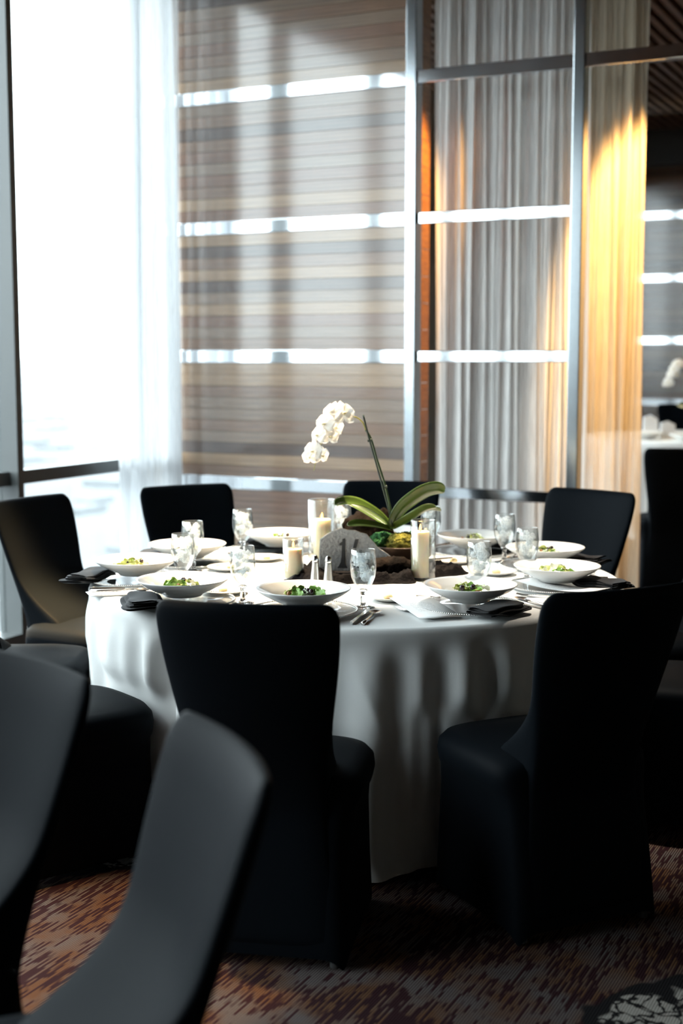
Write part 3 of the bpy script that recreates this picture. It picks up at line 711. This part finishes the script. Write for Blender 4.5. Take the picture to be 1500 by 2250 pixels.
# setting: (angle, bowl offset, phrase, goblet offset, salad seed)
SET = [
    (256, (-0.164, -0.662), 'behind the front centre chair', (0.016, -0.580), 3, 0.9),
    (300, (0.341, -0.590), 'at front right, above the folded napkin and menu', (0.386, -0.405), 8, 0.6),
    (342, (0.664, -0.222), 'at the right end of the table, nearer one', (0.586, -0.061), 5, 0.8),
    (18, (0.690, 0.215), 'at the right end of the table, farther one', (0.557, 0.338), 11, 0.5),
    (52, (0.465, 0.565), 'at back right, left of the back right chair', (0.300, 0.600), 14, 0.4),
    (85, (0.12, 0.73), 'at the back, hidden behind the orchid', (-0.05, 0.675), 17, 0.4),
    (118, (-0.29, 0.62), 'at the back, left of the tall candle', (-0.43, 0.50), 19, 0.4),
    (153, (-0.620, 0.300), 'at back left, by the back left chair', (-0.58, 0.122), 23, 0.4),
    (185, (-0.750, -0.085), 'at the far left end of the table', (-0.575, -0.215), 26, 1.1),
    (221, (-0.545, -0.495), 'at front left, left of the front centre chair', (-0.356, -0.510), 29, 0.8)]
for i, (deg, (bx, by), ph, (gx, gy), sd, sc_) in enumerate(SET):
    a = math.radians(math.degrees(math.atan2(by, bx))); ca, sa = math.cos(a), math.sin(a)
    put_charger(bx, by, ph)
    # napkin: under the bowl, towards the table edge
    nr = 0.150; no = link('folded_napkin', NAPK[i % 3], loc=tw(bx + nr * ca, by + nr * sa, TZ + 0.0125), rot=(0, 0, a + PI / 2 + TH + (0.0, 0.30, 0.9, 0.5, 0, 0, 0, 0.2, -0.5, -0.55)[i]))
    tag(no, 'folded black napkin under the bowl ' + ph, 'napkin', GROUP['napkin'])
    put_bowl(bx, by, ph)
    put_salad(bx, by, ph, sd, scale=sc_)
    put_goblet(gx, gy, ph, i)
    fx, fy = -ca, -sa; rx, ry = -sa, ca      # forward (to the centre) and the diner's right
    ang = math.degrees(a) + 90
    put_cutlery('fork', FORK, bx - rx * 0.195 + fx * 0.0, by - ry * 0.195 + fy * 0.0, ang, 'silver fork left of the bowl ' + ph)
    put_cutlery('knife', KNIFE, bx + rx * 0.182 - fx * 0.03, by + ry * 0.182 - fy * 0.03, ang, 'silver knife right of the bowl ' + ph)
    put_cutlery('spoon', SPOON, bx + rx * 0.215 - fx * 0.04, by + ry * 0.215 - fy * 0.04, ang, 'silver spoon right of the bowl ' + ph)
for k, ((x, y), ph) in enumerate((((-0.345, 0.385), 'behind the left candle, at the back'), ((-0.455, 0.150), 'between the two left goblets and the candle'), ((-0.430, -0.330), 'behind the front left bowl'), ((0.108, -0.450), 'beside the front goblet, with a knife'), ((0.373, 0.320), 'right of the tall right candle'), ((0.490, 0.055), 'behind the right goblet'))):
    put_bread(x, y, ph, k)
put_cutlery('knife', KNIFE, 0.160, -0.405, 63, 'butter knife resting beside the front bread plate')
put_cutlery('knife', KNIFE, 0.36, 0.30, -60, 'butter knife lying across the bread plate at back right', TZ + 0.0175)

# menu cards
def card(cx, cy, ang, label, w=0.095, h=0.19, curl=0.0, z=TZ + 0.010, tilt=0.0):
    def f(i, j):
        x = (i - 0.5) * w; y = (j - 0.5) * h
        return (x, y, curl * (2 * j - 1) ** 2)
    mb = MB(); n0, n1 = 3, 13
    mb.grid(f, n0, n1)
    o = obj('menu_card', mb, M['paper'], loc=tw(cx, cy, z), rot=(tilt, 0, math.radians(ang) + TH), smooth=True, mods=[('SOLIDIFY', {'thickness': 0.0006})])
    tag(o, label, 'menu', 'printed menu cards'); return o
card(0.200, -0.640, 15, 'white printed menu card over the fork at front right', 0.13, 0.30, z=TZ + 0.0145, tilt=0.03)
card(0.665, -0.330, 45, 'white printed menu card curling up at the right end', 0.10, 0.30, curl=0.012, z=TZ + 0.018)
card(-0.335, -0.600, -45, 'white menu card behind the front centre chair', 0.09, 0.16, z=TZ + 0.003)
card(-0.775, -0.330, -70, 'white menu card at the left edge, beside the black napkin', 0.10, 0.19, z=TZ + 0.003)

# ------------------------------------------------------------------ centrepiece
def runner_mesh():
    def f(i, j):
        a = 2 * PI * i
        ro = 0.27 + 0.05 * math.sin(2 * a + 0.5) + 0.03 * math.sin(5 * a + 1) + 0.015 * math.sin(11 * a)
        r = ro * j; x = r * math.cos(a) * 1.0 + 0.02; y = r * math.sin(a) * 0.82
        n1 = noise.noise(Vector((x * 14, y * 14, 3.1))); n2 = noise.noise(Vector((x * 42, y * 42, 7.7))); n3 = noise.noise(Vector((x * 95, y * 95, 1.7)))
        ring = smooth(0.45, 0.80, j) * (1 - smooth(0.88, 1.0, j))
        z = 0.003 + ring * (0.018 + 0.020 * abs(n1) + 0.022 * (1 - abs(n2) * 2) * 0.6 + 0.006 * n3)
        return (x, y, max(0.002, z))
    return MB().grid(f, 190, 46, True).mesh('cloth_runner', M['runner'], True)
o = link('crumpled_cloth', runner_mesh(), loc=tw(0.035, 0.035, TZ), rot=(0, 0, TH)); tag(o, 'crumpled black cloth nest around the orchid centrepiece', 'cloth')

def pillar(cx, cy, gr, gh, cr, ch, off, ph):
    e = empty('glass_cylinder', tw(cx, cy, TZ + 0.004)); tag(e, 'clear glass candle cylinder ' + ph, 'candle holder', 'glass candle cylinders')
    obj('glass_wall', MB().lathe([(gr, 0.0), (gr, gh), (gr - 0.0012, gh + 0.001), (gr - 0.0025, gh), (gr - 0.0025, 0.006)], 48), M['thin_clear'], e, True)
    obj('glass_base', MB().lathe([(0, 0), (gr, 0), (gr, 0.006), (0, 0.006)], 48), M['thin_clear'], e, True)
    obj('rim', MB().tube([( (gr - 0.0012) * math.cos(2 * PI * k / 48), (gr - 0.0012) * math.sin(2 * PI * k / 48), gh) for k in range(49)], 0.0016, 6), M['clear'], e, True)
    c = empty('pillar_candle', tw(cx + off[0], cy + off[1], TZ + 0.0105)); tag(c, 'ivory pillar candle ' + ph, 'candle', 'ivory pillar candles')
    rr = random.Random(int(ch * 1000))
    obj('wax', MB().lathe([(0, 0), (cr, 0), (cr, ch - 0.003), (cr - 0.002, ch), (cr - 0.005, ch - 0.002), (cr - 0.012, ch - 0.006), (0, ch - 0.007)], 40), M['wax'], c, True)
    obj('wick', MB().tube([(0, 0, ch - 0.008), (0.001, 0, ch + 0.004)], 0.0012, 6), M['wick'], c)
    obj('flame', MB().lathe([(0, ch + 0.001), (0.003, ch + 0.005), (0.0042, ch + 0.010), (0.0028, ch + 0.018), (0, ch + 0.026)], 12), M['flame'], c, True)
    l = bpy.data.lights.new('candle_light', 'POINT'); l.energy = 0.06; l.color = (1, .5, .16); l.shadow_soft_size = 0.006
    lo = bpy.data.objects.new('candle_light', l); COL.objects.link(lo); lo.location = (0, 0, ch + 0.032); lo.parent = c
pillar(-0.215, -0.070, 0.036, 0.140, 0.0300, 0.100, (0, 0), 'short one left of the numbered stone')
pillar(-0.125, 0.395, 0.051, 0.225, 0.0330, 0.145, (0.002, 0), 'tall one behind the numbered stone')
pillar(0.230, -0.060, 0.043, 0.203, 0.0300, 0.158, (-0.010, 0), 'right of the moss planter')

# stone table number
SX = [(700, 1262), (700, 1228), (702, 1192), (707, 1188), (718, 1179), (733, 1172), (748, 1167), (764, 1171), (780, 1172), (793, 1177), (806, 1180), (813, 1189), (822, 1199), (830, 1209), (845, 1219), (861, 1231), (863, 1243), (865, 1262)]
K = 4.66 / 2950
pts = [((x - 780) * K, (1262 - y) * K) for x, y in SX]
se = empty('stone_number_sign', tw(-0.002, 0.055, TZ + 0.012), TH, math.radians(-6)); tag(se, 'grey stone slab table number reading 14', 'table sign')
obj('slab', MB().prism(pts, 0.0, 0.020), M['stone'], se, mods=BEV(0.0015))
# rough broken edge, slightly inset behind the face
obj('broken_edge', MB().prism([(x * 1.008, z * 1.006 + 0.0004) for x, z in pts], 0.003, 0.0175), M['stone_edge'], se)
def dig(pts, name):
    obj(name, MB().prism([((x - 780) * K, (1262 - y) * K) for x, y in pts], -0.0012, 0.001), M['digit'], se)
dig([(745, 1205), (745, 1200), (751, 1197), (752, 1190), (758, 1189), (757.5, 1225), (757, 1243), (759, 1250), (763, 1255), (740, 1255), (744, 1250), (748, 1242), (750, 1225), (750.5, 1205)], 'digit_one')
dig([(788, 1191), (780, 1191), (771, 1228), (771, 1235), (788, 1235), (787, 1243), (784, 1255), (802, 1255), (797, 1250), (795, 1243), (795, 1235), (803, 1235), (803, 1228), (795, 1228), (795, 1215), (788, 1215), (788, 1228), (778, 1228)], 'digit_four')

# shakers
def shaker(x, y, label):
    e = empty('shaker', tw(x, y, TZ + 0.0005)); tag(e, label, 'shaker', 'salt and pepper shakers')
    obj('body', MB().lathe([(0, 0), (0.0185, 0), (0.0190, 0.003), (0.0165, 0.02), (0.0125, 0.055), (0.0105, 0.074), (0.0100, 0.080), (0, 0.080)], 28), M['brushed'], e, True)
    obj('cap', MB().lathe([(0.0105, 0.079), (0.0112, 0.081), (0.0110, 0.086), (0.0095, 0.094), (0.0055, 0.100), (0, 0.102)], 28), M['chrome'], e, True)
shaker(-0.138, -0.165, 'left of the two silver shakers before the stone')
shaker(-0.094, -0.190, 'right of the two silver shakers before the stone')

# planter, moss, driftwood
PLx, PLy = 0.165, 0.198
pz = TZ + 0.006
o = obj('planter_bowl', MB().lathe([(0, 0), (0.06, 0), (0.075, 0.006), (0.108, 0.04), (0.124, 0.078), (0.127, 0.083), (0.122, 0.084), (0.116, 0.074), (0.0, 0.070)], 56), M['planter'], smooth=True, loc=tw(PLx, PLy, pz)); tag(o, 'low dark brown planter bowl holding the orchid', 'planter')
def moss(cx, cy, cz, rx, ry, rz, mat, label, seed):
    v, f = sub_icos(1.0, 5); vs = []
    for x, y, z in v:
        p = Vector((x, y, z)); d = 1 + 0.16 * noise.noise(p * 3 + Vector((seed, 0, 0))) + 0.14 * abs(noise.noise(p * 9 + Vector((0, seed, 0)))) + 0.10 * noise.noise(p * 21)
        vs.append((x * rx * d, y * ry * d, z * rz * d))
    o = obj('moss_clump', MB().add(vs, f), mat, smooth=True, loc=tw(cx, cy, cz)); o['kind'] = 'stuff'; tag(o, label, 'moss')
moss(PLx + 0.010, PLy - 0.055, pz + 0.090, 0.066, 0.05, 0.040, M['moss'], 'yellow-green moss mound at the front of the planter', 2)
moss(PLx - 0.065, PLy - 0.01, pz + 0.090, 0.048, 0.05, 0.036, M['moss_dark'], 'deep green moss at the left of the planter', 5)
moss(PLx + 0.05, PLy + 0.03, pz + 0.085, 0.06, 0.06, 0.036, M['moss_dark'], 'deep green moss at the back of the planter', 9)
def bark(path, rad, seed):
    n = 18; P = []
    for k in range(n + 1):
        t = k / n * (len(path) - 1); i = min(int(t), len(path) - 2); P.append(Vector(path[i]).lerp(Vector(path[i + 1]), t - i))
    mb = MB().tube(P, [rad * (0.55 + 0.9 * math.sin(PI * (0.12 + 0.8 * k / n))) for k in range(n + 1)], 16)
    mb.v = [tuple(Vector(p) + Vector((noise.noise(Vector(p) * 30 + Vector((seed, 0, 0))), noise.noise(Vector(p) * 30 + Vector((0, seed, 0))), noise.noise(Vector(p) * 30 + Vector((0, 0, seed))))) * rad * 0.7) for p in mb.v]
    return mb
dw = empty('driftwood', tw(0.035, 0.40, TZ + 0.012), TH); tag(dw, 'dark gnarled driftwood standing behind the stone number', 'driftwood')
obj('trunk', bark([(-0.055, 0.02, 0.03), (-0.03, 0.0, 0.10), (0.03, 0.0, 0.12), (0.11, 0.01, 0.05)], 0.040, 3), M['bark'], dw, True)
obj('branch', bark([(-0.03, 0.0, 0.03), (-0.05, 0.0, 0.09), (-0.055, 0.0, 0.15)], 0.022, 6), M['bark'], dw, True)
obj('branch', bark([(0.02, 0.0, 0.09), (0.055, 0.0, 0.145), (0.09, 0.0, 0.165)], 0.024, 8), M['bark'], dw, True)
dw2 = obj('driftwood_piece', bark([(-0.10, 0, 0.028), (0.0, 0.01, 0.035), (0.10, 0, 0.025)], 0.026, 4), M['bark'], smooth=True, loc=tw(0.14, -0.005, TZ + 0.002), rot=(0, 0, TH + 0.15)); tag(dw2, 'low dark wood piece below the planter, beside the right candle', 'driftwood')

# orchid: all in a frame aligned with the camera axes, base at the planter
OZ = pz + 0.10
oe = empty('orchid_plant', tw(0.125, 0.165, OZ), TH); tag(oe, 'white moth orchid with arching flower spike and strap leaves', 'orchid')
def bez(pts, n):
    out = []
    P = [Vector(p) for p in pts]
    for k in range(n + 1):
        t = k / n * (len(P) - 1); i = min(int(t), len(P) - 2); u = t - i
        p0 = P[max(i - 1, 0)]; p1 = P[i]; p2 = P[i + 1]; p3 = P[min(i + 2, len(P) - 1)]
        out.append(0.5 * ((2 * p1) + (p2 - p0) * u + (2 * p0 - 5 * p1 + 4 * p2 - p3) * u * u + (3 * p1 - p0 - 3 * p2 + p3) * u ** 3))
    return out
q = 4.75 / 2950
def ol_(px, py, dy=0.0):
    """orchid-local point from a height/offset measured on the plant (units of its own picture scale)"""
    return Vector(((px - 858) * q, dy, (1150 - py) * q + (0.902 - OZ)))
stake = [ol_(863, 1160, -.004), ol_(846, 1090, -.004), ol_(812, 970, -.004), ol_(797, 911, -.004)]
obj('stake', MB().tube(bez(stake, 12), 0.0030, 8), M['stake'], oe, True)
stem = [ol_(866, 1160, .004), ol_(848, 1075, .004), ol_(828, 1010, .004), ol_(815, 965, .004), ol_(803, 945, .003)]
obj('stem', MB().tube(bez(stem, 16), [0.0042 - 0.0012 * k / 16 for k in range(17)], 8), M['stem'], oe, True)
spk = [ol_(803, 945, .003), ol_(796, 928, .0), ol_(782, 917, -.005), ol_(762, 914, -.01), ol_(738, 922, -.015), ol_(716, 950, -.02), ol_(700, 985, -.025), ol_(693, 1012, -.03), ol_(688, 1034, -.03)]
obj('flower_spike', MB().tube(bez(spk, 34), [0.0026 - 0.0016 * k / 34 for k in range(35)], 8), M['spike'], oe, True)
for (px, py) in ((846, 1072), (812, 968)):
    c = ol_(px, py); obj('clip', MB().tube([c + Vector((-0.008, 0, -0.002)), c + Vector((0.008, 0, 0.003))], 0.0045, 8), M['stake'], oe)
def strap(path, wid, fold, roll, name='leaf'):
    P = bez(path, 22); mb = MB()
    def f(i, j):
        k = min(22, int(round(i * 22))); p = P[k]; d = (P[min(k + 1, 22)] - P[max(k - 1, 0)]).normalized()
        side = d.cross(Vector((0, 0, 1)));
        if side.length < 1e-3: side = Vector((1, 0, 0))
        side.normalize(); up = side.cross(d).normalized()
        side2 = side * math.cos(roll) + up * math.sin(roll); up2 = up * math.cos(roll) - side * math.sin(roll)
        w = wid * (0.35 + 0.65 * math.sin(PI * min(1, 0.12 + i * 0.72)) ** 0.8) * math.sqrt(max(0.0, 1 - max(0, (i - 0.72) / 0.28) ** 2)) + 0.0006
        s = 2 * j - 1
        return p + side2 * s * w + up2 * (fold * w * abs(s) ** 1.3)
    mb.grid(f, 23, 9)
    return obj(name, mb, M['leaf'], oe, True, mods=[('SOLIDIFY', {'thickness': 0.0018})])
b0 = ol_(858, 1163)
strap([b0, ol_(835, 1137, -.02), ol_(790, 1108, -.06), ol_(755, 1101, -.09), ol_(735, 1104, -.11)], 0.026, 0.55, 0.5)
strap([b0 + Vector((-.004, .0, 0)), ol_(826, 1144, .02), ol_(786, 1122, .05), ol_(752, 1108, .08)], 0.020, 0.45, 0.3)
strap([b0 + Vector((0, -.01, -.004)), ol_(830, 1155, -.05), ol_(790, 1147, -.09), ol_(762, 1148, -.11)], 0.018, 0.4, 0.6)
strap([b0 + Vector((.004, 0, 0)), ol_(885, 1120, .0), ol_(930, 1086, -.01), ol_(962, 1076, -.015), ol_(978, 1080, -.02)], 0.031, 0.35, 0.95)
strap([b0 + Vector((.006, .01, -.003)), ol_(900, 1140, -.03), ol_(935, 1118, -.05), ol_(958, 1113, -.06)], 0.020, 0.35, 0.7)
strap([b0 + Vector((.006, .015, 0)), ol_(905, 1142, .04), ol_(950, 1128, .07), ol_(975, 1130, .08)], 0.018, 0.35, 0.5)
# blooms
def petal_mesh(name, L, Wd, cup, seed):
    r = random.Random(seed)
    def f(i, j):
        s = 2 * j - 1; w = Wd * math.sin(PI * (0.06 + 0.90 * i) ** 0.85) ** 0.65
        return (w * s, 0.004 + L * i * (1 - 0.06 * s * s), cup * (i * i * 0.8 + 0.35 * s * s * i) + 0.0012 * math.sin(6 * s + 5 * i + seed))
    return MB().grid(f, 10, 9).mesh(name, M['petal'], True)
PET = petal_mesh('petal', 0.040, 0.030, -0.006, 1); SEP = petal_mesh('sepal', 0.040, 0.017, -0.008, 2)
LIP = MB().lathe([(0, -0.002), (0.005, 0.0), (0.006, 0.006), (0.0035, 0.012), (0, 0.013)], 12).mesh('bloom', M['lip'], True)
BLOOMS = [(754, 908, -.015, (0.45, -0.75, 0.30), 1.15), (728, 905, -.02, (-0.55, -0.75, 0.35), 1.0), (712, 930, -.03, (-0.6, -0.75, 0.15), 1.0), (735, 940, .01, (0.5, -0.7, -0.15), 0.95),
          (697, 955, -.03, (-0.7, -0.6, 0.2), 0.9), (724, 958, -.03, (0.35, -0.9, -0.1), 0.85), (686, 990, -.035, (-0.6, -0.8, 0.1), 0.95), (706, 1000, -.03, (0.6, -0.75, -0.2), 0.8), (680, 1004, -.02, (-0.3, -0.9, -0.2), 0.75)]
for px, py, dy, nrm, sc in BLOOMS:
    b = link('bloom', LIP, oe, ol_(px, py, dy - 0.012)); z = Vector(nrm).normalized()
    b.rotation_euler = z.to_track_quat('Z', 'Y').to_euler(); b.scale = (sc,) * 3
    for k, (me, ang) in enumerate(((SEP, 0), (SEP, 125), (SEP, -125), (PET, 78), (PET, -78))):
        p = link('petal', me, b, (0, 0, 0.001 * (k > 2)), (0, 0, math.radians(ang)))

# ------------------------------------------------------------------ far table setting
FZ = TZ + 0.15
def far(dx, dy, z=0.0): return Vector((FT2.x, FT2.y, FZ)) + Vector((dx * math.cos(TH) - dy * math.sin(TH), dx * math.sin(TH) + dy * math.cos(TH), z))
for k, (dx, dy, ph) in enumerate(((-0.50, -0.36, 'on the far table, left one'), (-0.24, -0.62, 'on the far table, right one'))):
    o = link('bowl', bowl_me, loc=far(dx, dy, 0.001)); tag(o, 'white china bowl ' + ph, 'bowl', 'bowls on the far table')
def napkin_cone(dx, dy, h, label):
    o = obj('standing_card', MB().prism([(-0.06, 0), (0.06, 0), (0.055, h * 0.8), (0.0, h), (-0.05, h * 0.9)], -0.01, 0.01), M['plain_paper'], loc=far(dx, dy, 0.001), rot=(math.radians(-6), 0, TH), mods=BEV(0.002)); tag(o, label, 'card')
napkin_cone(-0.40, -0.10, 0.17, 'blurred white upright card on the far table, left one')
napkin_cone(-0.31, -0.28, 0.13, 'blurred white upright card on the far table, lower one')
ob = copy_tree(bpy.data.objects['planter_bowl']); ob.location = far(0.05, 0.05, 0.001); ob['label'] = 'dark planter bowl on the far table beyond the passage'
oc = copy_tree(oe); oc.location = far(0.02, 0.03, 0.10); oc['label'] = 'blurred orchid plant on the far table at the right frame edge'

# a bit of green leaf dropped on the carpet
o = link('fallen_leaf', LET[2], loc=cw(-0.80, 3.77, 0.004)); o.scale = (0.5, 0.5, 0.35); tag(o, 'small green leaf dropped on the carpet at left', 'leaf')
